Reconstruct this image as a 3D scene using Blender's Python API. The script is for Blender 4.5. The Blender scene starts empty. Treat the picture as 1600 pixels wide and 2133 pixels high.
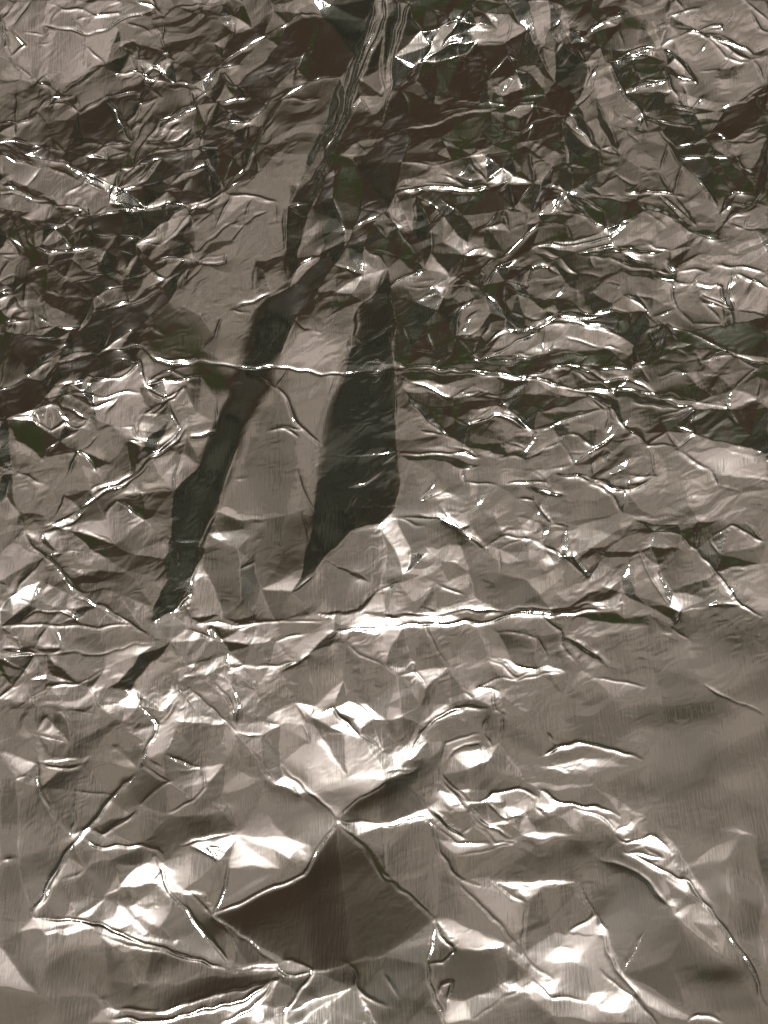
import bpy, math
import numpy as np
from mathutils import Vector
from mathutils.geometry import delaunay_2d_cdt

scene = bpy.context.scene
col = scene.collection
rng = np.random.default_rng(41)

# ------------------------------------------------------------------ camera
CAM_H = 0.62
PITCH = math.radians(66.0)          # looking down
FOV_V = math.radians(44.0)
cam_data = bpy.data.cameras.new('camera')
cam_data.sensor_fit = 'VERTICAL'
cam_data.angle = FOV_V
cam_data.clip_start = 0.01
cam_data.clip_end = 60.0
cam = bpy.data.objects.new('camera', cam_data)
col.objects.link(cam)
cam.location = (0.0, 0.0, CAM_H)
cam.rotation_euler = (math.pi / 2 - PITCH, 0.0, 0.0)
scene.camera = cam

# ------------------------------------------------------------------ surround: a bright warm ceiling above darker walls
world = bpy.data.worlds.new('World')
scene.world = world
world.use_nodes = True
nt = world.node_tree
nt.nodes.clear()
tc = nt.nodes.new('ShaderNodeTexCoord')
ROOM = 0.70                                    # the room is narrower than it is long
scl = nt.nodes.new('ShaderNodeVectorMath'); scl.operation = 'MULTIPLY'
scl.inputs[1].default_value = (1 / ROOM, 1, 1)
nt.links.new(tc.outputs['Generated'], scl.inputs[0])
nrm = nt.nodes.new('ShaderNodeVectorMath'); nrm.operation = 'NORMALIZE'
nt.links.new(scl.outputs[0], nrm.inputs[0])
sep = nt.nodes.new('ShaderNodeSeparateXYZ')
nt.links.new(nrm.outputs[0], sep.inputs[0])
ramp = nt.nodes.new('ShaderNodeValToRGB')      # how much ceiling
ramp.color_ramp.interpolation = 'EASE'
e = ramp.color_ramp.elements
e[0].position = 0.73; e[0].color = (0, 0, 0, 1)
e[1].position = 0.86; e[1].color = (1, 1, 1, 1)
nt.links.new(sep.outputs['Z'], ramp.inputs['Fac'])
ceil = nt.nodes.new('ShaderNodeValToRGB')      # the ceiling is brightest overhead, where its lamp hangs
e = ceil.color_ramp.elements
e[0].position = 0.78; e[0].color = (0.083, 0.071, 0.051, 1)
e[1].position = 1.00; e[1].color = (0.470, 0.388, 0.345, 1)
em = ceil.color_ramp.elements.new(0.94); em.color = (0.222, 0.185, 0.150, 1)
nt.links.new(sep.outputs['Z'], ceil.inputs['Fac'])
noi = nt.nodes.new('ShaderNodeTexNoise')
noi.inputs['Scale'].default_value = 2.6
noi.inputs['Detail'].default_value = 1.0
nt.links.new(tc.outputs['Generated'], noi.inputs['Vector'])
noff = nt.nodes.new('ShaderNodeMath'); noff.operation = 'MULTIPLY_ADD'
noff.inputs[1].default_value = 0.16
noff.inputs[2].default_value = 0.42            # 0.5 + 0.16 * (noise - 0.5)
nt.links.new(noi.outputs['Fac'], noff.inputs[0])
wsum = nt.nodes.new('ShaderNodeMath'); wsum.operation = 'ADD'
nt.links.new(sep.outputs['X'], wsum.inputs[0])
nt.links.new(noff.outputs[0], wsum.inputs[1])
wallc = nt.nodes.new('ShaderNodeValToRGB')     # brown wood, an olive green stretch, brown again
w_ = wallc.color_ramp.elements
w_[0].position = 0.10; w_[0].color = (0.030, 0.021, 0.013, 1)
w_[1].position = 0.95; w_[1].color = (0.028, 0.022, 0.014, 1)
for ps, cl in ((0.62, (0.042, 0.027, 0.017, 1)), (0.67, (0.026, 0.034, 0.012, 1)),
               (0.80, (0.025, 0.032, 0.011, 1)), (0.88, (0.040, 0.024, 0.012, 1))):
    w_.new(ps).color = cl
nt.links.new(wsum.outputs[0], wallc.inputs['Fac'])
mixw = nt.nodes.new('ShaderNodeMixRGB')
nt.links.new(ramp.outputs['Color'], mixw.inputs['Fac'])
absx = nt.nodes.new('ShaderNodeMath'); absx.operation = 'ABSOLUTE'
nt.links.new(sep.outputs['X'], absx.inputs[0])
side = nt.nodes.new('ShaderNodeMapRange')
side.inputs['From Min'].default_value = 0.35
side.inputs['From Max'].default_value = 0.6
nt.links.new(absx.outputs[0], side.inputs['Value'])
mixs = nt.nodes.new('ShaderNodeMixRGB')
nt.links.new(side.outputs[0], mixs.inputs['Fac'])
nt.links.new(wallc.outputs['Color'], mixs.inputs['Color1'])
sn = nt.nodes.new('ShaderNodeTexNoise')
sn.inputs['Scale'].default_value = 9.0
sn.inputs['Detail'].default_value = 2.0
nt.links.new(tc.outputs['Generated'], sn.inputs['Vector'])
sr = nt.nodes.new('ShaderNodeValToRGB')
sr.color_ramp.elements[0].position = 0.38; sr.color_ramp.elements[0].color = (0.015, 0.0155, 0.0105, 1)
sr.color_ramp.elements[1].position = 0.66; sr.color_ramp.elements[1].color = (0.062, 0.062, 0.044, 1)
nt.links.new(sn.outputs['Fac'], sr.inputs['Fac'])
nt.links.new(sr.outputs['Color'], mixs.inputs['Color2'])
nt.links.new(mixs.outputs['Color'], mixw.inputs['Color1'])
cn = nt.nodes.new('ShaderNodeTexNoise')         # a ceiling is never lit quite evenly
cn.inputs['Scale'].default_value = 7.5
cn.inputs['Detail'].default_value = 2.0
nt.links.new(tc.outputs['Generated'], cn.inputs['Vector'])
cm = nt.nodes.new('ShaderNodeMapRange')
cm.inputs['From Min'].default_value = 0.3
cm.inputs['From Max'].default_value = 0.7
cm.inputs['To Min'].default_value = 0.58
cm.inputs['To Max'].default_value = 1.4
nt.links.new(cn.outputs['Fac'], cm.inputs['Value'])
cs = nt.nodes.new('ShaderNodeVectorMath'); cs.operation = 'SCALE'
nt.links.new(ceil.outputs['Color'], cs.inputs[0])
nt.links.new(cm.outputs[0], cs.inputs['Scale'])
nt.links.new(cs.outputs[0], mixw.inputs['Color2'])
bg = nt.nodes.new('ShaderNodeBackground')
bg.inputs['Strength'].default_value = 1.0
nt.links.new(mixw.outputs['Color'], bg.inputs['Color'])
wo = nt.nodes.new('ShaderNodeOutputWorld')
nt.links.new(bg.outputs[0], wo.inputs['Surface'])

# ------------------------------------------------------------------ lamps
LAMPS = [  # position, radius, power: a ceiling light and four unseen lamps added for highlights
    ((0.10, -0.40, 2.30), 0.28, 64.0),
    ((-1.42, 0.50, 2.30), 0.13, 4.6),  # added overhead pair, so upright creases catch a glint
    ((1.46, 0.55, 2.30), 0.13, 4.6),
    ((-1.10, 4.20, 1.45), 0.24, 13.0),  # added low pair beyond the sheet, for bright upper facets
    ((1.15, 4.20, 1.45), 0.24, 13.0),
]
for pos, rad, power in LAMPS:
    ld = bpy.data.lights.new('lamp', 'AREA')
    ld.shape = 'DISK'
    ld.size = rad * 2
    ld.energy = power
    ld.color = (1.0, 0.93, 0.85)
    lo = bpy.data.objects.new('lamp', ld)
    col.objects.link(lo)
    lo.location = pos
    lo.rotation_euler = (Vector((0, 0.33, 0)) - Vector(pos)).to_track_quat('-Z', 'Y').to_euler()

scene.view_settings.view_transform = 'Standard'
scene.view_settings.look = 'None'
scene.view_settings.exposure = 0.1
scene.view_settings.gamma = 1.0
scene.cycles.max_bounces = 6
scene.cycles.glossy_bounces = 4
scene.cycles.sample_clamp_indirect = 6.0

SCRW, NITS, FLAT, DUAL = 1.0, (70, 16, 5), 0.68, 0.92

# ------------------------------------------------------------------ creases and facets of the crumpled sheet
# Each block T gives the origin of its coordinates (half steps of the layout grid, 1600 x 2133).
# B H M m d D Q: how steeply a facet leans (towards a lamp ... towards the dark walls).
# w / W / k: sharp crease ridges, strong ridges, grooves.
TRACES = """
T 0 0
H 0,0 500,0 560,60 470,170 430,270 270,390 150,350 40,250 0,230
B 125,130 215,90 235,130 180,165
B 30,120 60,130 100,190 45,225 20,180
M 150,350 260,390 430,270 480,300 590,330 450,400 330,470 320,395 250,400 140,460 80,500 0,510 0,330
D 145,350 200,315 260,385
D 265,385 360,290 440,260 420,285 330,350
D 500,190 560,180 640,215 700,240 650,280 580,250
M 500,100 640,80 690,200 640,200 510,170
d 690,90 900,60 890,190 790,280 720,250 690,170
D 100,480 200,440 270,430 330,480 270,640 180,600 70,560
D 330,480 450,410 500,540 540,580 420,600 280,640
d 460,400 600,340 800,380 820,440 660,500 540,540
M 560,510 650,420 690,410 600,500
D 500,700 700,640 830,620 930,760 880,800 780,860 700,790 600,850 480,860
M 500,780 680,680 660,720 560,770
M 690,750 790,720 870,700 800,740 720,770
H 0,660 210,690 340,760 450,800 460,860 390,890 240,860 220,830 110,760 50,740 0,760
H 0,790 60,780 150,850 220,870 200,920 100,910 0,880
D 20,870 130,890 110,910 30,900
D 240,870 370,890 510,890 500,980 390,960 360,970 270,930
D 520,890 700,830 770,870 680,930 600,1000 510,980
M 580,1020 690,920 780,900 770,940 690,1010
M 780,960 900,940 1050,840 1150,850 1080,900 980,1000 870,1020 810,1040
M 1000,800 1150,640 1290,640 1220,760 1180,1080 830,1080 1000,1000 1100,880
d 1180,420 1300,330 1420,330 1330,640 1150,640 1060,640
D 1390,20 1600,0 1480,250 1420,340 1240,330 1240,280 1330,90
D 1170,190 1270,170 1290,200 1230,280 1140,370 1000,350
M 1580,20 1600,0 1590,120 1500,330 1450,420 1430,480 1480,330 1530,160
D 1420,340 1450,420 1370,560 1250,770 1290,650 1330,560
M 1500,405 1600,420 1550,480
D 1400,540 1500,420 1550,480 1500,590 1410,620
M 1490,590 1540,640 1430,660
D 1180,1080 1190,860 1290,760 1400,600 1310,850 1250,1000 1240,1080
D 1310,860 1400,640 1600,680 1600,880 1480,960 1440,960
w 10,85 60,10
w 40,120 135,0
w 205,10 260,40 310,45 325,30 400,52 500,50 550,10
w 190,100 270,130 350,135 440,120 560,60 650,40 670,70
w 560,0 650,30 690,70
w 690,80 740,30 830,10 920,15
w 430,265 490,300 560,300 620,330 740,335 800,360
w 600,310 630,285 680,300 740,335
w 690,80 680,150 700,220 720,240
w 930,245 970,140 960,60
w 920,280 1100,160 1200,110 1260,60 1350,70
w 930,285 850,390 800,450 670,520
w 660,500 720,490 830,450 850,400
w 550,700 600,590 660,510
w 890,530 960,510 1040,500 1110,440 1220,360
w 830,600 860,520
w 490,780 560,690 640,640 740,620 820,570
w 830,600 870,690 940,770
w 940,790 1010,700 1060,620 1100,530
w 930,790 820,850 780,880
w 780,870 710,830 500,880 380,890
w 940,790 1030,750
w 400,640 440,600 540,575
w 360,650 460,650
w 540,570 500,540 460,430
w 0,600 110,640 270,680 360,720 480,780
w 0,640 180,690
w 0,740 60,770 140,830 210,850
w 0,800 60,790 120,830
w 370,890 350,850
w 460,850 520,790 580,770
w 240,870 320,860 370,890
w 150,1020 200,1040 300,1040 400,1020
w 800,1050 880,990 960,930 1030,920
w 960,1000 1030,940 1110,870
w 970,810 1050,830 1150,825
W 1600,40 1510,230 1440,440 1380,620 1300,840
w 1480,220 1400,470 1310,650
w 1500,400 1410,540 1390,640
w 0,80 30,130 20,180 45,230
w 45,230 110,190 60,130
w 160,450 200,410 250,410 310,395
w 0,600 60,580 180,590
w 60,510 150,460
w 520,530 600,450 680,410
w 560,570 640,480
w 900,430 1040,395
w 780,900 690,1010 580,1020
T 800 0
D 0,0 600,0 600,400 0,560
M 240,110 280,80 310,90 250,200 190,260
M 350,130 470,110 520,50 590,130 500,165 380,170
M 560,280 640,270 660,310 620,320
M 470,380 560,300 580,370 500,400
d 60,380 130,340 180,420 300,400 230,430
D 520,0 600,0 700,330 720,280 760,180 850,260 850,350 760,370 700,330 640,200
M 600,0 680,0 690,120 660,200 620,120
D 860,60 900,110 850,170 780,120 740,30 870,0
M 840,150 900,100 1000,60 980,100 880,140
M 860,290 910,240 950,260 990,370 1080,480 1160,530 1230,640 1300,740 1390,860 1300,930 1140,800 1060,760 930,700 890,620 850,520 800,430
D 890,420 950,520 980,640 940,600 900,500
D 990,250 1100,235 1165,250 1165,330 1000,380 970,320
H 1200,100 1320,150 1530,240 1600,230 1590,350 1400,440 1340,560 1290,470 1210,400 1170,300 1310,350 1240,250 1150,190 1140,100
B 1165,200 1250,260 1310,350 1240,340 1180,270
D 1400,330 1410,290 1500,250 1520,240 1470,310
H 1200,60 1320,30 1380,0 1600,0 1600,200 1540,220 1400,150 1310,140
d 1000,40 1080,20 1130,190 960,200 900,200 980,120
D 1600,380 1600,520 1430,570 1350,570 1410,450 1550,400
M 1350,570 1420,590 1600,580 1540,690 1480,650 1460,640
D 1440,650 1520,720 1490,800 1380,670
D 1600,570 1600,740 1560,830 1550,790 1580,650
D 1130,500 1280,520 1290,600 1230,610 1160,530
d 1000,380 1200,380 1220,420 1080,460
D 1230,640 1340,670 1390,740 1370,800 1300,740
D 620,440 750,480 760,600 730,620 600,580 570,540
D 750,500 790,530 880,620 890,720 780,800 700,760 760,640
M 780,530 880,620 830,600
M 580,600 740,640 700,690
d 60,690 380,650 430,740 230,720
H 60,780 180,750 240,690 340,760 440,770 200,790
B 80,795 180,765 440,768 200,782
B 430,760 540,745 630,755 500,770
B 690,780 760,790 820,800 900,780 1050,815 980,820 850,805 760,795
D 180,800 440,780 540,870 340,900 240,830
D 660,760 750,800 650,900 620,880
M 500,880 590,890 600,930 510,960
M 350,900 480,880 380,970
D 820,820 1060,830 1260,920 1100,880 980,930 920,950 850,860
H 630,1020 900,970 940,990 1100,880 1180,900 1260,940 1300,990 1200,1040 960,1010 800,1040
B 800,1040 950,1015 1150,1045 1000,1040
H 1420,930 1560,850 1600,850 1600,950 1500,960
w 90,0 40,230 20,400 0,500
w 60,0 20,250
w 30,380 180,260 250,110
w 320,90 370,20 410,0
w 250,110 300,75 350,105 380,100
w 70,350 170,260 240,220 310,180
w 220,430 300,430 390,435 440,415 520,430 620,425
w 510,450 620,430 640,470
w 440,505 545,545 620,500 770,485
w 545,550 460,610 370,655
w 780,480 880,620
w 770,490 770,650 780,710
w 780,470 860,390 900,240
w 950,245 1040,205 1120,205 1140,200
w 940,250 1110,235 1130,205
w 940,250 990,370 1080,490
W 1150,195 1200,240 1310,350
w 1165,290 1200,380 1230,410
w 1160,560 1240,680 1390,850
w 1230,150 1310,145 1350,170
w 1330,155 1440,240 1530,245
w 1350,165 1500,195 1540,220
w 1310,140 1400,100 1420,120 1340,140
w 1500,0 1600,90
w 1300,240 1360,180
w 1520,50 1540,110 1600,130
w 1540,220 1600,190
w 1540,240 1590,340
w 1345,575 1380,550 1430,580 1600,575
w 1450,540 1600,525
w 1460,640 1500,690 1530,710
w 370,680 430,750 480,770
W 60,800 200,780 440,770
w 60,800 30,870 40,920 120,970
w 780,820 860,900 920,950
w 630,1020 780,1010 940,985 1090,890
w 700,1010 900,965
w 800,1040 950,1020
w 1060,800 1200,800
w 1250,940 1330,990 1390,1000
w 1410,940 1540,840 1600,770
w 1410,890 1460,800 1540,800
w 1280,450 1210,440
w 1080,460 1060,520 1100,550
w 490,1070 600,980 660,930
w 860,130 930,80 1010,50
w 740,180 770,140 790,180 810,150
w 720,220 745,170
T 0 530
M 110,230 190,185 280,230 330,290 230,290 150,350 40,330
M 400,180 500,130 540,190 390,235
M 540,180 620,80 760,20 700,100 610,130
M 280,90 440,100 310,120
M 0,225 70,215 120,250 30,260
M 0,0 80,0 70,90 0,110
D 540,200 680,140 790,50 700,200 640,240 560,330 420,400 300,400 330,310 440,230
D 0,330 250,340 260,380 200,450 120,500 0,560
D 0,570 120,500 200,540 210,600 80,670 10,690
M 120,490 260,380 235,440 190,530
D 230,460 400,400 430,420 370,490 240,560
M 820,40 960,0 1080,10 1070,130 1040,250 1010,360 1000,420 930,440 850,400 880,330 920,260 830,240 720,240 780,120
d 650,300 740,230 820,250 890,340 830,430 640,400 600,330
M 1200,110 1250,50 1330,10 1280,70 1230,130
M 1180,400 1220,300 1340,330 1460,330 1440,480 1340,490 1160,450
d 1320,130 1400,30 1400,150 1360,270 1310,240
D 1240,170 1310,130 1300,260 1230,260
M 1340,320 1440,230 1520,200 1480,330
B 1480,490 1540,450 1600,445 1600,485
M 1160,460 1340,495 1430,510 1390,600 1360,680 1350,900 1320,1080 1200,1080 1230,900 1250,780 1200,640 1150,570
d 1140,580 1250,700 1230,850 1200,1080 920,1080 960,950 1060,680
M 960,950 1060,690 1140,580 1060,760 1000,900
D 30,700 130,700 180,740 260,770 290,820 180,850 60,780
M 30,720 60,780 180,850 290,820 330,880 260,1000 250,1080 80,1080 50,900
D 0,690 30,720 50,900 0,860
D 0,910 50,920 30,1010 0,1040
H 390,530 560,460 610,520 580,560 580,700 600,790 480,720 400,680 390,620
w 390,395 500,400 570,390 640,420 840,450 1000,465 1150,460 1330,490 1480,495 1600,480
w 370,500 490,515 580,455 610,550
w 590,580 500,570 430,590 340,580 260,610
w 610,550 690,510 840,510
w 620,550 640,510 720,460 780,510
w 620,570 690,600 760,550 720,600 690,610
w 690,610 650,660 600,665 660,620
w 280,600 390,635 500,590
w 20,695 120,675 160,720 210,735 270,700 340,720 370,680
w 150,640 220,625 260,640 265,685
w 520,720 560,720 600,800
w 690,620 750,710
w 600,810 650,830 760,720 830,660
k 380,1000 540,900 690,810 780,730
w 320,1080 400,1020 540,920 640,860
w 380,980 430,950
k 780,770 900,740
w 270,930 330,820 400,890
w 650,30 740,10 810,20
w 810,0 850,40 930,40 940,0
w 390,230 460,215 540,190
w 500,100 620,60
w 630,55 700,105
w 60,170 110,120
w 0,150 60,145
w 1230,280 1280,310 1330,325
k 1130,150 970,235
w 1200,140 1240,60 1330,10
w 1150,570 1260,710 1340,800
w 1130,740 1180,715 1260,720
w 1460,970 1540,930 1600,890
w 1450,1060 1500,990
w 120,490 260,380
w 970,940 1040,935
w 0,290 120,260
w 330,300 390,190
w 240,560 350,530
T 800 530
D 20,150 130,200 240,190 340,220 300,330 200,400 40,440 20,300
M 20,130 140,90 180,65 270,95 200,140 110,130
B 100,110 180,70 150,110
M 240,190 260,140 350,130 330,180 280,200
D 330,0 470,10 400,140 300,90
M 310,330 380,190 420,180 440,250 400,300 410,330
H 410,430 510,330 640,310 700,280 880,290 1000,340 1040,430 920,390 760,350 680,410 500,440
B 680,290 720,272 860,275 950,310 850,288
B 410,430 440,405 480,415
B 520,405 620,340 600,370
D 410,440 640,410 860,430 1040,490 900,480 700,470 500,470
D 630,290 760,240 900,240 980,280 880,260 740,265
M 600,130 640,60 720,40 760,120 700,190 620,170
D 420,130 520,110 560,160 500,200 420,170
D 740,0 900,0 1000,50 920,90 820,80
M 860,150 1010,60 1110,100 1200,130 1130,190 1000,170 940,200
H 1230,80 1330,0 1600,0 1600,250 1460,240 1400,220 1300,140 1220,130
B 1100,50 1170,20 1230,60 1210,90
D 1110,300 1180,280 1130,440 1080,470 1060,380
M 1130,260 1230,210 1430,320 1320,330 1240,300
D 1450,300 1600,260 1600,420 1480,400 1310,390 1270,320
M 1180,400 1290,370 1310,410 1220,420
M 1340,440 1480,400 1400,490
M 1400,500 1560,470 1450,560
D 1080,480 1180,390 1320,430 1270,500 1200,570 1100,540
D 100,590 480,600 740,580 840,590 650,650 630,730 560,680 480,610 340,720 320,790 260,760
M 50,640 140,650 260,760 340,800 600,830 640,740 720,700 900,650 1000,700 1100,800 1230,820 1300,760 1600,830 1600,1040 1300,1110 1000,1070 700,1110 400,1060 60,1090
H 80,560 120,540 380,550 470,590 280,590 100,580
B 350,595 400,570 460,580
H 350,720 400,640 470,620 560,680 630,740 490,670 400,700
D 1090,740 1160,680 1290,640 1440,640 1600,640 1600,830 1480,790 1290,750 1180,740
M 960,600 1290,630 1150,660 1090,720 1000,690
D 70,840 240,840 400,870 330,880 240,860 100,860
H 140,800 260,800 410,830 300,835
D 720,910 880,930 1000,970 860,960
B 800,930 860,930 990,980 900,960
D 620,990 680,970 750,1000 660,1010
D 490,830 610,800 600,840
D 700,720 780,700 760,760 720,790
D 820,760 900,720 880,800
D 900,830 960,760 940,860
H 1240,840 1400,800 1600,850 1600,950 1360,900
B 160,1030 270,985 300,990 220,1020
w 0,480 200,480 450,495 560,520 740,545 950,570 1150,590 1300,610 1410,630
w 50,485 450,505 600,530
w 560,520 700,480 760,465 890,465
w 790,480 900,530
w 690,470 800,460 870,480 900,520 1030,530 1120,575
w 1410,630 1480,710
w 20,130 180,65
w 140,80 150,0
w 410,160 470,60 560,0
w 410,160 370,200 320,270 300,340
w 420,170 510,270
w 600,150 620,60 680,30 740,90
w 790,220 850,225 940,215 1020,250
w 590,240 640,260 700,260
W 670,290 720,270 850,275 960,310
k 500,320 560,320 640,290 740,250
w 410,430 500,400 640,310
w 1050,170 1110,240 1140,280
w 1170,270 1120,320 1130,340 1100,440 1060,460
w 860,0 980,20 1100,50 1200,80
w 1220,70 1330,0
w 1230,90 1220,130 1120,90
w 1380,30 1460,50 1600,70
w 1290,130 1400,110 1430,220 1300,140
w 1450,70 1420,200
w 1470,80 1600,130
w 1440,240 1450,320
w 1240,300 1400,390 1600,450
w 480,600 630,740
w 640,740 600,830
w 340,720 330,790
w 350,720 480,660 640,740
w 940,640 1100,800 1230,810
w 1080,730 1150,660 1280,630
w 1240,830 1350,890
w 70,830 240,830 410,830
w 0,870 60,820
w 690,890 800,880
W 730,920 820,940 1010,985 1130,920
w 160,1030 250,990
w 550,1030 620,1030
w 520,960 680,955
w 840,580 940,650 930,740
k 620,1010 660,980 750,1000
w 870,820 960,740
T 0 1060
M 1215,350 1350,210 1460,110 1600,95 1600,310 1500,400 1300,430
D 1350,205 1450,240 1520,270 1560,320 1530,300 1440,250
D 1320,430 1480,410 1600,330 1500,420 1400,440
d 860,100 1280,0 1250,240 1100,340 1080,440 930,460 900,330 840,210
H 830,230 900,330 920,450 800,460 790,340
B 720,410 790,320 830,230 850,270 790,370
M 310,70 440,40 470,110 380,90
D 300,90 480,120 380,160
M 190,390 310,340 400,410 280,410
M 170,300 260,190 380,170 290,240
B 190,70 240,40 250,60
D 470,740 540,700 600,620 700,570 640,640 570,740 550,770
M 570,740 700,570 740,620 720,740 680,840 610,780
M 710,570 930,565 900,600 770,640
B 770,690 910,620 860,680
B 500,800 580,780 570,830 520,820
B 750,780 840,860 730,800
H 660,900 750,810 740,900 700,1000 630,1000
m 740,880 930,900 940,1060 720,1080 720,960
B 170,1060 330,1035 370,1050 240,1070
B 1310,860 1400,820 1440,880 1490,960 1430,920
B 1460,800 1520,810 1560,880 1500,920 1480,870
B 1440,500 1500,480 1600,460 1600,500 1520,510
d 500,890 640,900 570,920
w 0,495 200,490 400,495 590,488
w 830,490 920,480 1080,475 1160,475 1400,460
w 860,490 1000,500 1080,475
w 0,605 200,595 440,580 650,565 700,560
w 790,515 880,550 870,500 930,550
w 930,555 960,610 950,660 980,680 1020,650
w 100,480 150,420 260,430 310,470 220,490
w 20,530 80,540 90,580 20,580
w 150,560 200,500
w 150,570 270,580
w 0,600 60,590 150,590 100,670 60,740
w 60,740 0,790
w 150,600 200,690
w 0,300 50,330
w 80,350 0,410
w 80,360 130,390
w 190,200 70,360
w 180,140 190,100 240,60 350,0
w 270,80 370,0
w 180,190 400,400 640,540
w 100,100 190,200 350,340
w 830,220 830,140 900,20
W 720,410 790,350 830,230
w 590,815 655,900 610,1000 570,1080
w 655,900 750,810
w 130,720 200,715
w 210,745 330,735
w 150,930 200,860 290,840 390,860
w 400,820 375,760
w 170,1060 330,1040
w 860,710 960,790 980,880
w 790,750 940,890 1000,930
w 1000,930 1100,940
w 1040,980 1110,1080
w 960,720 990,800 990,880
w 1280,880 1240,810
w 1260,900 1280,970
W 1300,860 1400,820 1500,960
w 1500,950 1600,1010
w 1470,800 1530,850 1600,880
w 1100,880 1160,920
w 1010,660 1130,640 1280,630
k 1180,660 1300,610
w 1130,550 1280,520
W 1410,510 1600,490
w 1430,560 1600,640
w 740,730 840,860
w 1215,350 1310,260
w 1000,250 1060,220
w 620,1030 700,1080
w 710,1010 830,1080
T 800 1060
D 780,440 960,410 1010,450 1110,440 1100,490 980,460 860,460
D 780,390 910,320 990,350 880,380
D 990,350 1100,400 1050,360
D 1100,400 1180,400 1240,430 1210,500 1190,460
D 1110,450 1210,520 1170,530
D 870,170 1060,180 1020,205 920,195
D 660,270 740,205 760,210 680,265
D 1050,30 1130,60 1220,70 1230,110 1130,90
D 750,560 840,590 920,640 1010,665 900,640 810,590
D 130,400 220,420 380,370 300,400 200,425
M 80,270 170,170 240,210 275,300 170,270
M 880,540 1100,500 1190,540 1130,640 1000,650 900,600
M 0,900 300,800 600,860 1000,960 1100,1060 900,1150 600,1130 300,1170 60,1110
B 0,450 90,450 70,480 0,490
B 180,470 280,445 300,465
B 160,900 310,820 350,840 220,880
B 80,1060 150,920 180,950 110,1040
B 290,1020 400,1000 430,1040 340,1080 360,1040
B 640,1070 880,1045 1060,1080
B 650,1020 800,980 1060,1040 850,1000
B 1190,510 1260,530 1280,555 1230,550
d 20,880 90,860 140,890 80,1000 50,980
w 0,440 200,435 480,420 700,405 870,390 960,400
W 0,490 180,475 380,470 520,440 720,430 960,405
w 420,435 520,415
w 660,440 740,520 745,580 830,670
w 480,510 640,530 690,610
w 430,630 560,690 640,660
w 440,620 580,680
w 550,700 640,685 700,690 760,680
w 560,690 480,700 390,750 480,760
w 460,760 460,830 510,860
w 510,850 490,980
W 100,1030 160,910 310,825 440,835
w 400,930 440,870
w 240,1040 260,970 390,940
w 250,1060 300,990 380,980 420,1040
w 400,940 450,1000
W 640,1030 720,990 860,985 1070,1040
w 700,960 740,990
k 150,20 250,45 330,100 430,160
w 250,0 320,95
w 430,160 520,110 600,115 660,165
w 330,110 400,160
w 660,140 750,200
k 740,205 810,210 860,300
w 1060,180 1200,400 1230,420
k 1240,420 1200,500
w 1200,510 1280,550
w 1290,170 1390,260 1500,400 1580,440
k 1350,400 1490,390
w 1330,370 1390,330
w 1350,120 1470,60 1580,130
k 750,540 920,630
w 870,700 1000,710 1090,725
w 1340,730 1430,800 1600,850
w 220,300 340,375
w 350,760 390,790
w 80,680 130,640 120,700
w 50,700 130,690 170,750
w 0,330 70,310
w 670,930 700,960
w 540,640 650,660 690,650
T 0 1593
M 920,500 1000,300 1100,50 1410,220 1270,430 900,610
Q 900,625 1100,530 1270,440 1410,230 1480,300 1640,450 1815,640 1700,720 1600,790 1320,850 1180,800 1000,700
d 1600,60 1600,235 1420,235 1410,215
d 500,110 600,10 720,75 580,170 520,190 470,150
d 380,260 560,200 440,295
d 610,300 700,210 940,200 990,260 960,290 760,320 720,480 650,330
B 150,630 320,630 440,550 500,560 570,640 500,690 420,650
B 480,690 600,710 750,770 620,745
B 660,490 700,500 740,560
B 890,150 940,130 950,170
B 1150,350 1190,380 1210,310 1270,420 1300,340 1240,320
B 490,510 560,440 620,410 680,450 700,500 560,510
d 770,540 860,540 900,640 960,700 980,840 780,620
d 900,640 1160,820 1000,830
d 420,960 700,900 1150,860 1100,930 740,1000 500,1030
B 460,1050 720,1055 960,990 1140,905 1000,1010 740,1060
B 380,1070 420,1020 460,1060
B 930,1080 1150,910 1080,1000
d 1160,830 1200,890 1310,850 1200,1030 1130,1000 1150,900
d 1210,1030 1320,860 1600,800 1810,650 1795,830 1820,980 1840,1080 1600,1140 1200,1100
m 0,60 70,60 80,400 130,600 80,700 0,750
W 135,630 250,410 300,340 370,260 480,130 590,0
w 160,600 240,440 290,390
w 240,480 310,460 370,430
w 370,265 430,295 560,200 580,180
w 360,310 420,355 590,325 650,330 665,360
w 610,0 720,75 590,165
W 640,370 700,500 830,680 990,850
W 140,630 320,640 440,670 620,750 780,810 940,840 990,850
w 420,720 700,790 940,840
W 890,620 1100,520 1270,440 1340,320 1410,225
w 900,620 930,540 950,420
w 1410,215 1600,70
w 1410,230 1480,240 1600,235
w 1410,220 1280,100 1170,0
w 1190,40 1260,120
w 1410,230 1460,300 1600,460
w 890,620 960,710 980,800
w 890,630 1160,825
w 780,520 890,620
w 1160,830 1200,800 1310,850 1200,1030 1140,1040
w 1160,850 1200,890 1300,850
w 990,840 1160,840
w 450,1010 700,1020 960,950 1150,900
W 460,1050 720,1065 960,1000 1150,905
W 930,1080 1080,980 1150,905
w 750,330 860,320 970,285
w 800,340 900,400 870,350 940,370
w 160,0 170,100 230,220
w 50,80 100,40 140,70
w 310,100 300,290
w 0,400 60,380
w 830,0 850,90 800,150 700,210
w 180,0 260,20 350,0
w 1440,810 1500,860 1490,920 1600,1010
w 1100,0 1150,65
T 800 1593
d 0,60 140,20 180,190 0,235
d 220,700 330,760 500,760 600,860 500,960 330,980 230,950
m 0,250 170,240 330,480 600,800 500,740 230,480 215,630 20,440
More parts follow.
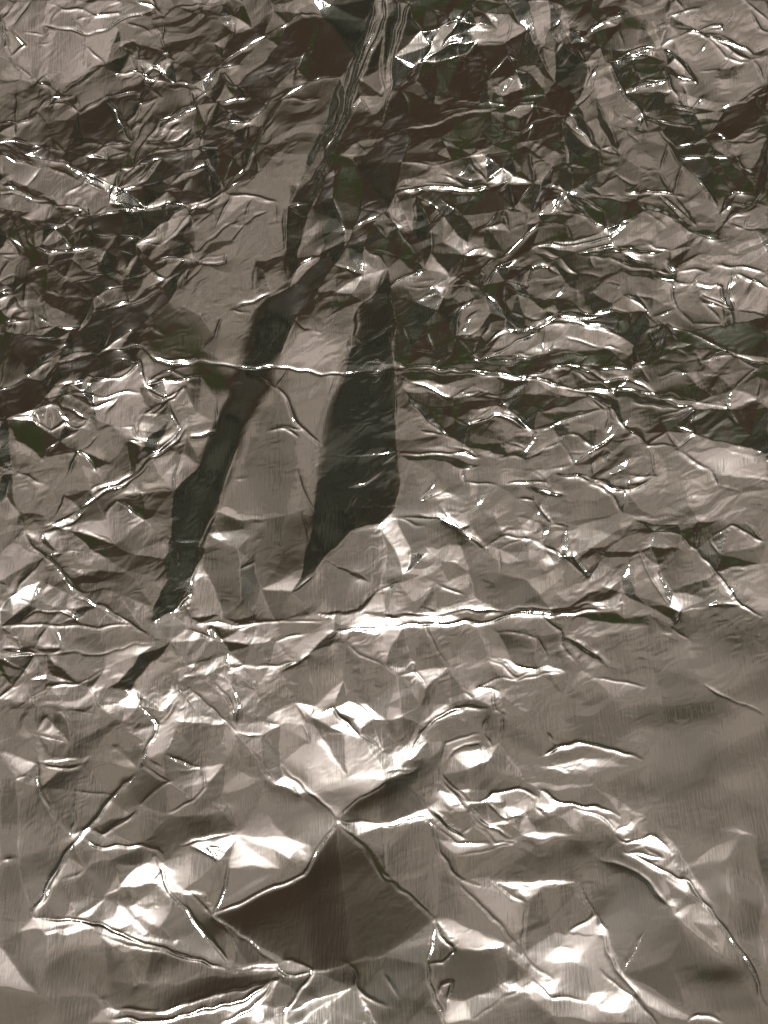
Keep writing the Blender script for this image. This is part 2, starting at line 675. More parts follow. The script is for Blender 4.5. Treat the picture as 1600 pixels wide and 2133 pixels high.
m 790,170 950,260 1000,380 1150,500 1220,640 1400,800 1560,1000 1300,1060 1000,860 900,620 800,480 560,480 460,480 640,320 820,320
m 1100,200 1600,200 1600,900 1450,700 1330,500
H 560,900 700,700 900,700 1050,950 980,1080 700,1050
B 720,760 800,740 820,840 720,850
B 650,880 740,880 700,970 640,930
B 850,940 980,930 990,1040 900,1020
B 1000,360 1150,430 1260,450 1330,560 1430,680 1390,660 1280,540 1150,450
B 1430,690 1460,720 1600,980 1580,960 1500,800
B 480,490 600,500 680,480 800,490 720,500 600,510
B 560,290 660,270 810,295 700,300
B 640,180 660,110 730,160 700,195
B 500,160 580,190 530,230
B 960,260 1030,190 1040,250
B 980,300 1130,290 1200,360 1090,330
B 1380,275 1450,265 1560,300 1480,295
B 680,0 880,0 850,30 760,35
B 210,90 300,140 350,190 280,180
B 1280,1070 1320,1040 1420,1075
w 235,0 240,40 370,160 440,260
w 240,60 300,130 350,180
w 350,150 430,155 470,110 560,90 650,130
w 430,155 500,230 580,210
w 650,100 740,150 900,180 980,210
w 770,170 900,210 960,270
w 190,190 330,280
w 200,220 350,300
w 180,240 300,310 430,330
w 370,200 440,270 530,300
w 380,240 460,330 540,320 450,360 300,370
w 960,270 1040,210
w 960,290 1000,320 1130,290 1190,350
w 1000,360 1160,380 1090,340
W 1000,360 1160,430 1260,460 1330,560 1440,700 1600,990
w 800,490 890,610 770,690
w 890,610 940,690
w 480,490 590,570
w 450,470 550,560
w 190,240 240,380 320,470 450,510
w 215,640 0,440
W 215,640 190,830 220,980 250,1080
w 215,650 250,730 310,760 270,820 195,830
w 230,940 260,890 290,900 260,970
w 300,470 500,690 630,830 700,890
w 620,880 700,970 780,970 840,990
w 380,1060 500,990 620,890
w 900,850 1000,930 1150,1080
w 920,700 960,830 1100,1000
w 1280,1070 1320,1040 1420,1075
k 900,390 1050,450 1200,590
w 0,235 190,230
w 0,450 50,480
w 0,870 60,970
w 0,20 140,15
T 0 530
L 1490,260 1560,150 1610,60 1640,220 1645,480 1650,700 1655,820 1340,840 1335,850 1360,700 1400,600 1440,440
L 1340,845 1655,825 1662,1040 1320,1060
L 1320,1062 1662,1042 1600,1130 1450,1150 1360,1240 1300,1330 1215,1410 1240,1340 1290,1210
B 1480,490 1540,450 1640,452 1640,480
L 1130,170 1220,130 1340,20 1370,10 1280,110 1230,260 1160,440 1140,570 1060,660 990,800 920,980 900,1080 870,1120 830,1200 820,1270 790,1380 720,1470 640,1510 650,1440 700,1360 690,1290 720,1120 740,980 830,860 900,700 960,550 1030,400 1060,240
H 1200,110 1250,50 1330,10 1280,70 1230,130
H 1390,600 1440,520 1460,340 1420,330 1400,480
T 0 0
H 1570,0 1620,0 1595,120 1500,330 1440,480 1400,560 1440,420 1480,330 1530,160
W 1610,0 1590,120 1500,330 1440,480 1390,600
W 1570,0 1530,160 1480,330 1400,560
T 800 0
H 60,0 95,0 50,230 30,380 0,500 0,400 20,250
"""
polys, lines = [], []
ox = oy = 0.0
for ln in TRACES.split('\n'):
    f = ln.split()
    if not f:
        continue
    if f[0] == 'T':
        ox, oy = float(f[1]), float(f[2])
        continue
    pts = np.array([[float(a) for a in t.split(',')] for t in f[1:]]) * 0.5 + (ox, oy)
    (polys if f[0] in 'BHMmdDQLR' else lines).append((f[0], pts))

W, Hh = 1600.0, 2133.0
PAD = 220
DARK = np.array([
    [.15, .42, .62, .85, .90, .88, .58, .15], [.65, .75, .80, .62, .92, .80, .42, .52],
    [.78, .82, .38, .68, .76, .60, .42, .20], [.86, .55, .22, .55, .80, .48, .66, .60],
    [.28, .16, .35, .50, .20, .38, .32, .30], [.20, .28, .15, .20, .05, .14, .16, .10],
    [.10, .08, .03, .0, .0, .0, .0, .0], [.03, .02, .0, .0, .0, .0, .0, .0],
    [.0, .0, .0, .0, .0, .0, .0, .0], [.0, .0, .0, .0, .0, .0, .0, .0]])
SPACE = np.array([
    [60, 50, 46, 110, 42, 38, 48, 56], [52, 42, 40, 80, 40, 42, 50, 56],
    [42, 38, 80, 60, 38, 42, 52, 52], [46, 56, 100, 80, 44, 48, 48, 48],
    [64, 52, 90, 100, 58, 44, 46, 54], [52, 52, 84, 100, 58, 52, 54, 60],
    [56, 86, 90, 100, 96, 90, 96, 150], [100, 110, 110, 110, 110, 110, 130, 170],
    [170, 170, 180, 180, 130, 150, 160, 180], [200, 200, 200, 200, 190, 180, 180, 190]], float)
CRUMPLE = np.array([
    [.5, .6, .7, .12, .8, .8, .8, .5], [.7, .8, .8, .45, .9, .9, .8, .6],
    [.8, .8, .45, .6, .9, .8, .6, .6], [.7, .5, .12, .25, .8, .7, .7, .7],
    [.5, .5, .12, .12, .5, .7, .7, .6], [.5, .5, .2, .1, .45, .6, .6, .5],
    [.45, .3, .2, .2, .25, .3, .2, .1], [.14, .14, .1, .12, .12, .15, .1, .04],
    [.06, .06, .04, .03, .1, .1, .1, .03], [.04, .04, .04, .03, .04, .05, .05, .03]])
JIT = np.array([.38, .38, .36, .34, .22, .15, .09, .06, .05, .05])
SHARP = np.array([1, 1, 1, 1, .95, .9, .85, .75, .62, .6])


def bil(grid, x, y):
    """smooth lookup of a coarse table over the layout"""
    ny, nx = grid.shape
    gx = np.clip(x / W * nx - .5, 0, nx - 1.001)
    gy = np.clip(y / Hh * ny - .5, 0, ny - 1.001)
    i, j = gx.astype(int), gy.astype(int)
    fx, fy = gx - i, gy - j
    i2, j2 = np.minimum(i + 1, nx - 1), np.minimum(j + 1, ny - 1)
    return ((grid[j, i] * (1 - fx) + grid[j, i2] * fx) * (1 - fy)
            + (grid[j2, i] * (1 - fx) + grid[j2, i2] * fx) * fy)


JIT2 = np.repeat(JIT[:, None], 2, 1)
SHARP2 = np.repeat(SHARP[:, None], 2, 1)

# --- constrained triangulation: crease lines, facet outlines and loose points
verts, edges = [], []


def add_chain(pts, closed):
    b = len(verts)
    for p in pts:
        verts.append(Vector((float(p[0]), float(p[1]))))
    n = len(pts)
    for k in range(n - 1 + (1 if closed else 0)):
        edges.append((b + k, b + (k + 1) % n))


for t, p in polys:
    add_chain(p, True)
for t, p in lines:
    add_chain(p, False)
fixed = np.array([(v.x, v.y) for v in verts])
cand = np.column_stack([rng.uniform(-PAD, W + PAD, 9000), rng.uniform(-PAD, Hh + PAD, 9000)])
sp = bil(SPACE, cand[:, 0], cand[:, 1]) * np.where(cand[:, 1] < 900, .85, 1)
cell = {}


def key(p):
    return int(p[0] // 40), int(p[1] // 40)


for p in fixed:
    cell.setdefault(key(p), []).append((p[0], p[1], 0.45))
for p, s in zip(cand, sp):
    k = key(p)
    R = int(s // 40) + 1
    ok = True
    for a in range(k[0] - R, k[0] + R + 1):
        for b in range(k[1] - R, k[1] + R + 1):
            for (qx, qy, m) in cell.get((a, b), ()):
                if (p[0] - qx) ** 2 + (p[1] - qy) ** 2 < (s * m) ** 2:
                    ok = False
                    break
            if not ok:
                break
        if not ok:
            break
    if ok:
        cell.setdefault(k, []).append((p[0], p[1], 0.85))
        verts.append(Vector((float(p[0]), float(p[1]))))
for t, p in polys:
    x_, y_ = p.T
    pa = .5 * abs((x_ * np.roll(y_, -1) - y_ * np.roll(x_, -1)).sum())
    if t == 'B' and pa > 500:
        lo_, hi_ = p.min(0) - 8, p.max(0) + 8
        for _ in range(min(60, int((hi_ - lo_).prod() / 420))):
            q_ = rng.uniform(lo_, hi_)
            verts.append(Vector((float(q_[0]), float(q_[1]))))
for c in ((-PAD - 5, -PAD - 5), (W + PAD + 5, -PAD - 5), (W + PAD + 5, Hh + PAD + 5), (-PAD - 5, Hh + PAD + 5)):
    verts.append(Vector(c))
cv, ce, cf = delaunay_2d_cdt(verts, edges, [], 0, 0.4)[:3]
cv = np.array([(v.x, v.y) for v in cv])
tri = np.array([f for f in cf if len(f) == 3])
NT = len(tri)

# --- rasterise the facet ids over the layout
LW, LH = int(W + 2 * PAD), int(Hh + 2 * PAD)


def fill(img, P, val):
    """fill one polygon (layout coordinates) by even-odd scan"""
    x0, y0 = np.floor(P.min(0)).astype(int) + PAD
    x1, y1 = np.ceil(P.max(0)).astype(int) + PAD
    x0, y0 = max(x0, 0), max(y0, 0)
    x1, y1 = min(x1 + 1, LW), min(y1 + 1, LH)
    if x1 <= x0 or y1 <= y0:
        return
    X = np.arange(x0, x1)[None, :] + .5 - PAD
    Y = np.arange(y0, y1)[:, None] + .5 - PAD
    ins = np.zeros((y1 - y0, x1 - x0), bool)
    n = len(P)
    for a in range(n):
        (xa, ya), (xb, yb) = P[a], P[(a + 1) % n]
        if ya == yb:
            continue
        ins ^= ((ya > Y) != (yb > Y)) & (X < (xb - xa) * (Y - ya) / (yb - ya) + xa)
    img[y0:y1, x0:x1][ins] = val


lab = np.zeros((LH, LW), np.int32)
for k in range(NT):
    fill(lab, cv[tri[k]], k)
tone_img = np.full((LH, LW), -1, np.int8)
CODE = {c: k for k, c in enumerate('BHMmdDQ')}
hint_img = np.zeros((LH, LW), np.int8)
poly_img = np.full((LH, LW), -1, np.int32)
for n_, (t, p) in enumerate(polys):
    fill(tone_img, p, CODE[{'L': 'D', 'R': 'D'}.get(t, t)])
    fill(poly_img, p, n_)
    fill(hint_img, p, {'L': 1, 'R': 2, 'Q': 3}.get(t, 3 if t in 'dD' and p[:, 1].mean() > 1350 else 0))
cen = cv[tri].mean(1)
ci = np.clip((cen + PAD).astype(int), 0, [LW - 1, LH - 1])
ttone = tone_img[ci[:, 1], ci[:, 0]].astype(int)
dp = bil(DARK, cen[:, 0], cen[:, 1])
rnd = rng.random(NT)
auto = ttone < 0
dk = auto & (rnd < dp)
ttone[dk] = np.where(rng.random(dk.sum()) < .6, 5, 4)
lt = auto & ~dk
r2 = rng.random(lt.sum())
tp_ = cv[tri]
area = .5 * np.abs((tp_[:, 1, 0] - tp_[:, 0, 0]) * (tp_[:, 2, 1] - tp_[:, 0, 1])
                   - (tp_[:, 1, 1] - tp_[:, 0, 1]) * (tp_[:, 2, 0] - tp_[:, 0, 0]))[lt]
ttone[lt] = np.where((r2 < .10) & (area < 450), 0, np.where((r2 < .30) & (area < 1600), 1, np.where(r2 < .65, 2, 3)))
# some facets inside drawn outlines lean differently, as crumpled foil does
tpoly = poly_img[ci[:, 1], ci[:, 0]]
same = np.arange(NT)
for n_, (t, p) in enumerate(polys):
    x_, y_ = p.T
    pa = .5 * abs((x_ * np.roll(y_, -1) - y_ * np.roll(x_, -1)).sum())
    if t in 'QLR' or pa < {'H': 6000, 'D': 9000, 'B': 500}.get(t, 26000):
        w_ = np.nonzero(tpoly == n_)[0]
        if len(w_):
            same[w_] = w_[0]
lab = same[lab].astype(np.int32)
bs = (ttone == 0) & (~auto) & (same == np.arange(NT)) & (rng.random(NT) < .5)
ttone[bs] = np.where(rng.random(bs.sum()) < .7, 1, 2)
sw = (~auto) & (same == np.arange(NT)) & (rng.random(NT) < .12 * np.clip(bil(JIT2, cen[:, 0], cen[:, 1]) / .36, 0, 1)) & (ttone > 1) & (cen[:, 1] < 1000)
ttone[sw] = np.clip(ttone[sw] + rng.integers(-2, 2, sw.sum()), 1, 5)

# ------------------------------------------------------------------ relief of the sheet
STEP = 0.00051
XM, Y0, Y1 = 0.306, -0.045, 0.73836
PF = (Hh / 2) / math.tan(FOV_V / 2)
sP, cP = math.sin(PITCH), math.cos(PITCH)
SCREEN = (2 * np.pi / SCRW) ** 2


def set_grid(step):
    """(re)build the working grid over the sheet"""
    global STEP, NX, NY, gx, gy, KX, KY, K2
    STEP = step
    NX, NY = int(round(2 * XM / step)), int(round((Y1 - Y0) / step))
    gx = (-XM + (np.arange(NX) + .5) * step)[None, :]
    gy = (Y0 + (np.arange(NY) + .5) * step)[:, None]
    KX = np.fft.rfftfreq(NX, step)[None, :] * 2 * np.pi
    KY = np.fft.fftfreq(NY, step)[:, None] * 2 * np.pi
    K2 = KX ** 2 + KY ** 2
    see(np.zeros((NY, NX)))


def see(h):
    """view directions and lamp directions for the sheet as it lies now"""
    global vx, vy, vz, LU
    dz = h - CAM_H
    vl = np.sqrt(gx ** 2 + gy ** 2 + dz ** 2)
    vx, vy, vz = gx / vl, gy / vl, dz / vl
    LU = []
    for (px, py, pz), r_, w_ in LAMPS:
        l = 1 / np.sqrt((px - gx) ** 2 + (py - gy) ** 2 + (pz - h) ** 2)
        LU.append([(c * l).astype(np.float32) for c in (px - gx, py - gy, pz - h)])


def to_layout(h):
    """layout position at which each point of the sheet is seen in the photograph"""
    dz = h - CAM_H
    depth = gy * cP - dz * sP
    up = gy * sP + dz * cP
    return W / 2 + PF * gx / depth, Hh / 2 - PF * up / depth


def integrate(p, q):
    """the sheet whose slopes come closest to (p, q), and those slopes"""
    P, Q = np.fft.rfft2(p), np.fft.rfft2(q)
    Hf = (-1j * KX * P - 1j * KY * Q) / (K2 + SCREEN)
    s = (NY, NX)
    return np.fft.irfft2(Hf, s=s), np.fft.irfft2(1j * KX * Hf, s=s), np.fft.irfft2(1j * KY * Hf, s=s)


def blur(a, sig):
    return np.fft.irfft2(np.fft.rfft2(a) * np.exp(-K2 * (sig * sig / 2)), s=(NY, NX))


def mirror(p, q):
    """where the mirrored ray goes, as a point on a ceiling at height 1"""
    il = 1 / (p * p + q * q + 1)
    dn = (-p * vx - q * vy + vz) * il
    rx, ry, rz = vx + 2 * dn * p, vy + 2 * dn * q, vz - 2 * dn
    rz = np.maximum(rz, .25)
    return rx / rz, ry / rz


def tilt(u, v):
    """the slopes that send the mirrored ray there"""
    l = np.sqrt(u * u + v * v + 1)
    nx, ny, nz = u / l - vx, v / l - vy, 1 / l - vz
    return -nx / nz, -ny / nz


RMIN = np.array([0, 0, .05, .50, .68, 1.06, .75])
RMAX = np.array([9, .24, .50, .62, .78, 1.28, .85])
tj = rng.normal(size=(NT, 2)) * bil(JIT2, cen[:, 0], cen[:, 1])[:, None]
thint = hint_img[ci[:, 1], ci[:, 0]]
HV = np.array([(0, 0), (-.8, 0), (.8, 0), (0, .5)])
tj = np.where(thint[:, None] > 0, HV[thint] + tj * .2, tj)
trj = rng.uniform(-.07, .16, NT)
mlo = np.where((cen[:, 1] < 1450) & (rng.random(NT) < .7), rng.uniform(.1, .38, NT) + .14 * np.clip((1100 - cen[:, 1]) / 500, 0, 1), .05)   # light facets differ too
mhi = np.where(mlo > .06, mlo + .12, .50)


def wants(L, tn, ly):
    """per point: range of lean, lamp distance and fixed directions wanted there"""
    f = np.float32
    j = trj[L] * (tn > 3) * np.where(tn == 5, 1, .3)
    lo = np.where(tn == 2, mlo[L], RMIN[tn] + j).astype(f)
    hi = np.where(tn == 2, mhi[L], RMAX[tn] + j).astype(f)
    lo[tn == 0] = 0
    hi[tn == 0] = 99
    nlo = np.array([0, .19, .25, .25, .24, .24, .24], f)[tn]
    nhi = np.array([.025, .40, 9, 9, 9, 9, 9], f)[tn]
    left = (thint[L] == 1) & (tn == 5)
    return lo, hi, nlo, nhi, (tn == 0) & (ly > 900), left, tn == 6


def lean(p, q, want):
    """nearest slopes at which each facet shows its tone"""
    lo, hi, nlo, nhi, top, left, fwd = want
    f = np.float32
    ax, ay, az = vx.astype(f), vy.astype(f), vz.astype(f)
    p, q = p.astype(f), q.astype(f)
    dn = 2 * (az - p * ax - q * ay) / (p * p + q * q + 1)
    rz = np.maximum(az - dn, f(.25))
    u, v = (ax + dn * p) / rz, (ay + dn * q) / rz
    r = np.sqrt((u * f(1 / ROOM)) ** 2 + v * v) + f(1e-6)
    k = np.clip(r, lo, hi) / r
    u *= k
    v *= k
    u[left] = np.clip(u[left], -.95, -.56)
    v[left] = np.maximum(v[left], .80)
    v[fwd] = np.maximum(v[fwd], .76)
    rz = 1 / np.sqrt(u * u + v * v + 1)
    rx, ry = u * rz, v * rz
    best = np.full(u.shape, -9, f)
    bx, by, bz = np.zeros((3,) + u.shape, f)
    for n_, (a, b, c) in enumerate(LU):
        d = rx * a + ry * b + rz * c
        if n_:
            d[top] -= 4
        m = d > best
        np.copyto(best, d, where=m)
        np.copyto(bx, a, where=m); np.copyto(by, b, where=m); np.copyto(bz, c, where=m)
    best = np.sqrt(np.maximum((rx - bx) ** 2 + (ry - by) ** 2 + (rz - bz) ** 2, f(1e-10)))
    k = np.clip(best, nlo, nhi) / best
    rx, ry, rz = bx + (rx - bx) * k, by + (ry - by) * k, bz + (rz - bz) * k
    l = 1 / np.sqrt(rx * rx + ry * ry + rz * rz)
    nz = az - rz * l
    return (rx * l - ax) / nz, (ry * l - ay) / nz


def zoom_to(a, ny, nx):
    """bilinear resize"""
    oy_, ox_ = a.shape
    yy = np.clip((np.arange(ny) + .5) * oy_ / ny - .5, 0, oy_ - 1.001)
    xx = np.clip((np.arange(nx) + .5) * ox_ / nx - .5, 0, ox_ - 1.001)
    j, i = yy.astype(int), xx.astype(int)
    fy, fx = (yy - j)[:, None], (xx - i)[None, :]
    b = a[j] * (1 - fy) + a[j + 1] * fy
    return b[:, i] * (1 - fx) + b[:, i + 1] * fx


def tile_noise(wl, seed, n=512):
    """smooth random table with unit variance, wavelength wl in layout units over a repeat of 2560"""
    F = np.fft.rfft2(np.random.default_rng(seed).normal(size=(n, n)))
    f = np.hypot(np.fft.fftfreq(n)[:, None], np.fft.rfftfreq(n)[None, :]) * n * wl / 2560
    a = np.fft.irfft2(F * np.exp(-((f - 1) / .5) ** 2), s=(n, n))
    return a / a.std()


def taps(lx, ly):
    x, y = (lx + 400) / 5, (ly + 400) / 5
    i, j = np.floor(x).astype(int), np.floor(y).astype(int)
    fx, fy = x - i, y - j
    i, j = i % 512, j % 512
    return i, j, (i + 1) % 512, (j + 1) % 512, ((1 - fx) * (1 - fy), fx * (1 - fy), (1 - fx) * fy, fx * fy)


def tap(t, i, j, i2, j2, w):
    return t[j, i] * w[0] + t[j, i2] * w[1] + t[j2, i] * w[2] + t[j2, i2] * w[3]


WT = [(tile_noise(150, 1), tile_noise(150, 2), 3.2), (tile_noise(50, 3), tile_noise(50, 4), 1.2),
      (tile_noise(18, 5), tile_noise(18, 6), .6)]


def wander(lx, ly, m3=3):
    """crease lines are never quite straight"""
    i, j, i2, j2, w = taps(lx, ly)
    dx = sum(tap(a, i, j, i2, j2, w) * m for a, b, m in WT[:m3])
    dy = sum(tap(b, i, j, i2, j2, w) * m for a, b, m in WT[:m3])
    return lx + dx, ly + dy


# alternate between "each facet flat and leaning as wanted" and "one continuous sheet"
h = yp = yq = None
for step, nit in ((.00204, NITS[0]), (.00102, NITS[1]), (.00051, NITS[2])):
    set_grid(step)
    if h is None:
        h = np.zeros((NY, NX)); yp = np.zeros((NY, NX)); yq = np.zeros((NY, NX))
        hp = np.zeros((NY, NX)); hq = np.zeros((NY, NX))
    else:
        h, yp, yq, hp, hq = [zoom_to(a_, NY, NX) for a_ in (h, yp, yq, hp, hq)]
    for it in range(nit):
        if it % 4 == 0:
            see(h)
            lx, ly = to_layout(h)
            wx, wy = wander(lx, ly)
            ix = np.clip(wx + PAD, 0, LW - 1).astype(np.int32)
            iy = np.clip(wy + PAD, 0, LH - 1).astype(np.int32)
            L = lab[iy, ix]
            Lr = L.ravel()
            tn = ttone[L]
            want = wants(L, tn, ly)
            cnt = np.bincount(Lr, minlength=NT) + 1e-9
            flat = FLAT * bil(SHARP2, lx, ly)
            if step == .00204 and it == 0:
                u0, v0 = mirror(hp, hq)
                hp, hq = tilt(u0 + tj[L, 0], v0 + tj[L, 1])
        ap, aq = hp + yp, hq + yq
        gp, gq = lean(ap, aq, want)
        mp = (np.bincount(Lr, gp.ravel(), NT) / cnt)[L]
        mq = (np.bincount(Lr, gq.ravel(), NT) / cnt)[L]
        gp = gp + (mp - gp) * flat
        gq = gq + (mq - gq) * flat
        h, hp, hq = integrate(gp - yp, gq - yq)
        yp = (yp + hp - gp) * DUAL
        yq = (yq + hq - gq) * DUAL
sh = bil(SHARP2, lx, ly)
bl = blur(h, .0016)
h = bl + (h - bl) * np.clip(sh * 1.15, 0, 1)
PLEAT = np.zeros((10, 8)); PLEAT[3:5, 2:4] = .95; PLEAT[5, 2:4] = .1; PLEAT[2, 2] = .6; PLEAT[0:2, 3] = .4; PLEAT[6:8, 6:8] = .75; PLEAT[8:10, 7] = .5
h = h + (blur(h, .0036) - h) * bil(PLEAT, lx, ly)

# --- crease ridges along the drawn lines
lx, ly = to_layout(h)
qx, qy = wander(lx, ly, 2)
ridge = np.zeros_like(h)


def to_sheet(P):
    """layout point to the flat sheet"""
    a = (P[:, 0] - W / 2) / PF
    b = (Hh / 2 - P[:, 1]) / PF
    dy, dz = cP + b * sP, -sP + b * cP
    t = -CAM_H / dz
    return np.column_stack([a * t, dy * t])


mmpx = 0.00026
# pinched folds along some of the facet edges
es = np.array(ce)
ea, eb = cv[es[:, 0]], cv[es[:, 1]]
el = np.hypot(*(ea - eb).T)
em_ = (ea + eb) / 2
pr = np.interp(em_[:, 1], [0, 900, 1300, 2133], [.2, .16, .07, .025]) * np.clip(bil(CRUMPLE, em_[:, 0], em_[:, 1]) * 1.6, .1, 1.2)
pick = (el > 26) & (el < 160) & (rng.random(len(es)) < pr) & (np.abs(em_[:, 0] - 800) < 860) & (np.abs(em_[:, 1] - 1066) < 1120)
lines += [('e', np.array([a_, b_])) for a_, b_ in zip(ea[pick], eb[pick])]
for t, P in lines:
    # densify with a small wander
    seg = np.hypot(*np.diff(P, axis=0).T)
    tot = seg.sum()
    n = max(3, int(tot / 14))
    s = np.concatenate([[0], np.cumsum(seg)])
    ss = np.linspace(0, tot, n)
    Q = np.column_stack([np.interp(ss, s, P[:, 0]), np.interp(ss, s, P[:, 1])])
    Q[1:-1] += rng.normal(size=(n - 2, 2)) * .4
    wd = {'w': 2.0, 'W': 2.6, 'k': 3.4, 'e': 1.9}[t] * rng.uniform(.8, 1.25)
    am = {'w': 1.0, 'W': 1.6, 'k': -1.9, 'e': .8}[t] * rng.uniform(.7, 1.3)
    if t in 'we' and rng.random() < .25:
        am = -am
    wob = np.interp(np.arange(n), np.linspace(0, n - 1, max(3, n // 4)), rng.uniform(.6, 1.15, max(3, n // 4)))
    if t == 'W':
        wob = .85 + .2 * wob
    wob *= np.clip(np.minimum(ss, tot - ss) / (tot * .12 + 6), .25, 1)
    am *= np.interp(P[:, 1].mean(), [800, 1400], [.95, .55])
    # window of the sheet around the line
    sx = to_sheet(Q)
    a0 = np.clip(((sx.min(0) - (-XM, Y0)) / STEP - 70).astype(int), 0, [NX, NY])
    a1 = np.clip(((sx.max(0) - (-XM, Y0)) / STEP + 70).astype(int), 0, [NX, NY])
    if (a1 - a0).min() <= 2:
        continue
    sl = (slice(a0[1], a1[1]), slice(a0[0], a1[0]))
    wx, wy = qx[sl], qy[sl]
    best = np.full(wx.shape, 1e9)
    amp = np.zeros(wx.shape)
    for a in range(n - 1):
        A, B = Q[a], Q[a + 1]
        dx, dy = B - A
        l2 = dx * dx + dy * dy + 1e-9
        tt = np.clip(((wx - A[0]) * dx + (wy - A[1]) * dy) / l2, 0, 1)
        d = np.hypot(wx - A[0] - tt * dx, wy - A[1] - tt * dy)
        m = d < best
        best[m] = d[m]
        amp[m] = (wob[a] + (wob[a + 1] - wob[a]) * tt)[m]
    prof = np.exp(-(np.sqrt(best ** 2 + 1.0) - 1.0) / wd)
    ridge[sl] += am * mmpx * 2.0 * amp * prof
h = h + ridge

# --- small crumples between the facets
def facets(lx, ly, size, seed, warp):
    """small flat facets: random heights on a bent triangular lattice"""
    t1, t2, t3 = tile_noise(size * 5, seed), tile_noise(size * 5, seed + 1), tile_noise(size * 2, seed + 2)
    T_ = taps(lx, ly)
    get = lambda t: tap(t, *T_)
    x = (lx + get(t1) * warp * size + get(t3) * warp * size * .3) / size + 500
    y = (ly + get(t2) * warp * size) / size + 500
    a, b = x + y * .577, y * 1.155
    ia, ib = np.floor(a).astype(int), np.floor(b).astype(int)
    fa, fb = a - ia, b - ib
    g = np.random.default_rng(seed).normal(size=(256, 256))
    G = lambda m, n: g[(ib + n) % 256, (ia + m) % 256]
    lowt = fa + fb < 1
    r1 = G(0, 0) * (1 - fa - fb) + G(1, 0) * fa + G(0, 1) * fb
    r2 = G(1, 1) * (fa + fb - 1) + G(1, 0) * (1 - fb) + G(0, 1) * (1 - fa)
    return np.where(lowt, r1, r2)


cr = bil(CRUMPLE, lx, ly)
def patch(wl, seed, lo):
    t = tile_noise(wl, seed)
    return np.clip(tap(t, *taps(lx, ly)) * .5 + lo, 0, 1.4)


fine = facets(lx, ly, 34., 21, .32) * 34 * patch(240, 31, .55) * .036
fine += facets(lx, ly, 10., 71, .35) * 10 * (patch(200, 33, .5) * .010 + .002) / np.maximum(cr, .25)
fine += facets(lx, ly, 17., 41, .3) * 17 * patch(160, 32, .3) * .026
h = h + fine * mmpx * cr
h = h + blur(facets(lx, ly, 120., 61, .6) * 120 * mmpx * .013, .004)

print('FOIL relief', h.min(), h.max(), 'facets', NT)

# ------------------------------------------------------------------ materials
def new_mat(name):
    m = bpy.data.materials.new(name)
    m.use_nodes = True
    m.node_tree.nodes.clear()
    return m, m.node_tree


foil, ft = new_mat('aluminium_foil')
N = ft.nodes.new
co = N('ShaderNodeTexCoord')
mp_ = N('ShaderNodeMapping')
mp_.inputs['Scale'].default_value = (900, 110, 110)
ft.links.new(co.outputs['Object'], mp_.inputs['Vector'])
n1 = N('ShaderNodeTexNoise')
n1.inputs['Scale'].default_value = 1.0
n1.inputs['Detail'].default_value = 2.0
ft.links.new(mp_.outputs[0], n1.inputs['Vector'])
b1 = N('ShaderNodeBump')
b1.inputs['Strength'].default_value = 1.0
b1.inputs['Distance'].default_value = 0.000042
ft.links.new(n1.outputs['Fac'], b1.inputs['Height'])
g1 = N('ShaderNodeBsdfGlossy')
g1.distribution = 'GGX'
g1.inputs['Color'].default_value = (0.90, 0.885, 0.865, 1)
g1.inputs['Roughness'].default_value = 0.07
g2 = N('ShaderNodeBsdfGlossy')
g2.distribution = 'BECKMANN'
g2.inputs['Color'].default_value = (0.88, 0.865, 0.845, 1)
g2.inputs['Roughness'].default_value = 0.33
for g in (g1, g2):
    ft.links.new(b1.outputs['Normal'], g.inputs['Normal'])
mx = N('ShaderNodeMixShader')
mx.inputs['Fac'].default_value = 0.17
ft.links.new(g1.outputs[0], mx.inputs[1])
ft.links.new(g2.outputs[0], mx.inputs[2])
fo = N('ShaderNodeOutputMaterial')
ft.links.new(mx.outputs[0], fo.inputs['Surface'])

wood, wt = new_mat('table_wood')
wc = wt.nodes.new('ShaderNodeTexCoord')
wmap = wt.nodes.new('ShaderNodeMapping')
wmap.inputs['Scale'].default_value = (30, 2.5, 30)
wt.links.new(wc.outputs['Object'], wmap.inputs['Vector'])
wn = wt.nodes.new('ShaderNodeTexNoise')
wn.inputs['Detail'].default_value = 6
wt.links.new(wmap.outputs[0], wn.inputs['Vector'])
wr_ = wt.nodes.new('ShaderNodeValToRGB')
wr_.color_ramp.elements[0].color = (0.05, 0.028, 0.016, 1)
wr_.color_ramp.elements[1].color = (0.14, 0.08, 0.045, 1)
wt.links.new(wn.outputs['Fac'], wr_.inputs['Fac'])
wb = wt.nodes.new('ShaderNodeBsdfPrincipled')
wb.inputs['Roughness'].default_value = 0.5
wt.links.new(wr_.outputs['Color'], wb.inputs['Base Color'])
wo2 = wt.nodes.new('ShaderNodeOutputMaterial')
wt.links.new(wb.outputs[0], wo2.inputs['Surface'])

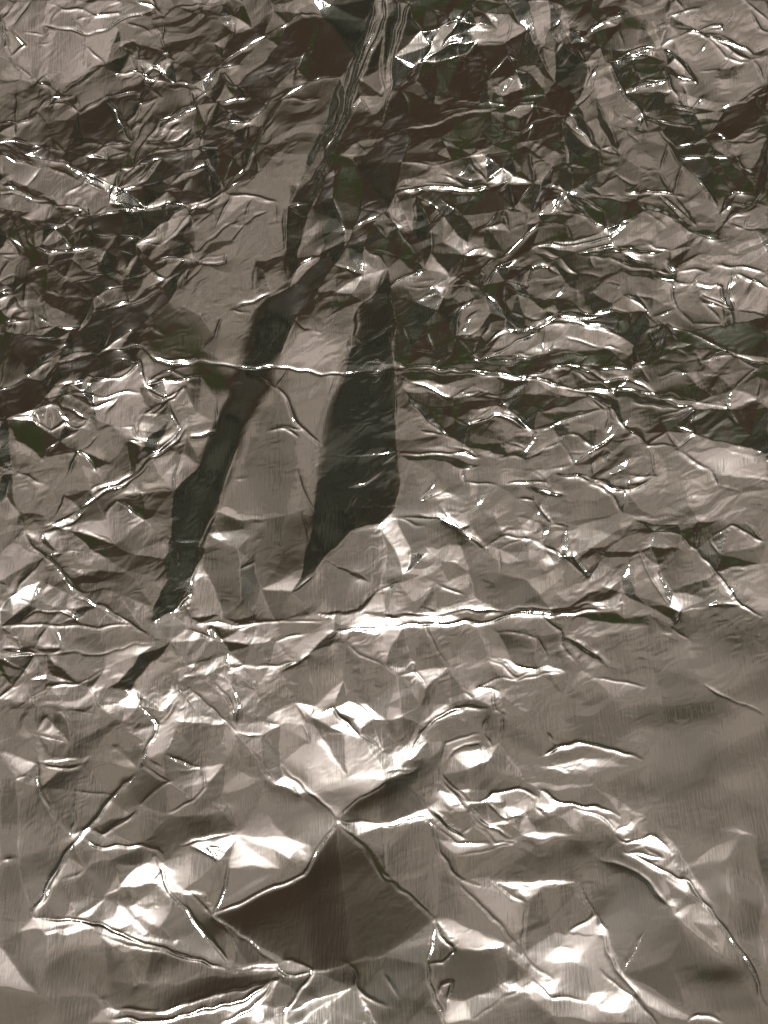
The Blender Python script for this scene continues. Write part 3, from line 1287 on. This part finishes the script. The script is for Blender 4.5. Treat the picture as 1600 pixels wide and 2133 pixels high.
# ------------------------------------------------------------------ the sheet of foil as one mesh
def picks(n, a, b):
    """every row inside a..b, every fourth outside"""
    k = np.arange(n)
    return k[((k >= a) & (k <= b)) | (k % 4 == 0) | (k == n - 1)]


cx = picks(NX, int((-0.262 + XM) / STEP), int((0.262 + XM) / STEP))
cy = picks(NY, int((0.012 - Y0) / STEP), int((0.655 - Y0) / STEP))
hh = h[np.ix_(cy, cx)]
nx_, ny_ = len(cx), len(cy)
V = np.empty((ny_, nx_, 3), np.float32)
V[..., 0] = (-XM + cx * STEP)[None, :]
V[..., 1] = (Y0 + cy * STEP)[:, None]
V[..., 2] = hh
idx = np.arange(nx_ * ny_, dtype=np.int32).reshape(ny_, nx_)
F = np.stack([idx[:-1, :-1], idx[:-1, 1:], idx[1:, 1:], idx[1:, :-1]], -1).reshape(-1, 4)
me = bpy.data.meshes.new('foil_sheet')
me.vertices.add(nx_ * ny_)
me.vertices.foreach_set('co', V.ravel())
me.loops.add(len(F) * 4)
me.loops.foreach_set('vertex_index', F.ravel())
me.polygons.add(len(F))
me.polygons.foreach_set('loop_start', np.arange(0, len(F) * 4, 4, dtype=np.int32))
me.polygons.foreach_set('use_smooth', np.ones(len(F), bool))
me.update()
me.materials.append(foil)
sheet = bpy.data.objects.new('foil_sheet', me)
col.objects.link(sheet)
sheet['label'] = 'large crumpled sheet of shiny aluminium foil filling the whole picture'
sheet['category'] = 'foil'
print('FOIL faces', len(F))

# ------------------------------------------------------------------ table under the sheet
tm = bpy.data.meshes.new('table_top')
a, b, c, d = -0.62, 0.62, -0.30, 1.05
tz = float(h.min()) - 0.001
tv = [(a, c, tz), (b, c, tz), (b, d, tz), (a, d, tz), (a, c, tz - .04), (b, c, tz - .04), (b, d, tz - .04), (a, d, tz - .04)]
tm.from_pydata(tv, [], [(0, 1, 2, 3), (7, 6, 5, 4), (0, 4, 5, 1), (1, 5, 6, 2), (2, 6, 7, 3), (3, 7, 4, 0)])
tm.materials.append(wood)
table = bpy.data.objects.new('table_top', tm)
col.objects.link(table)
table['kind'] = 'structure'
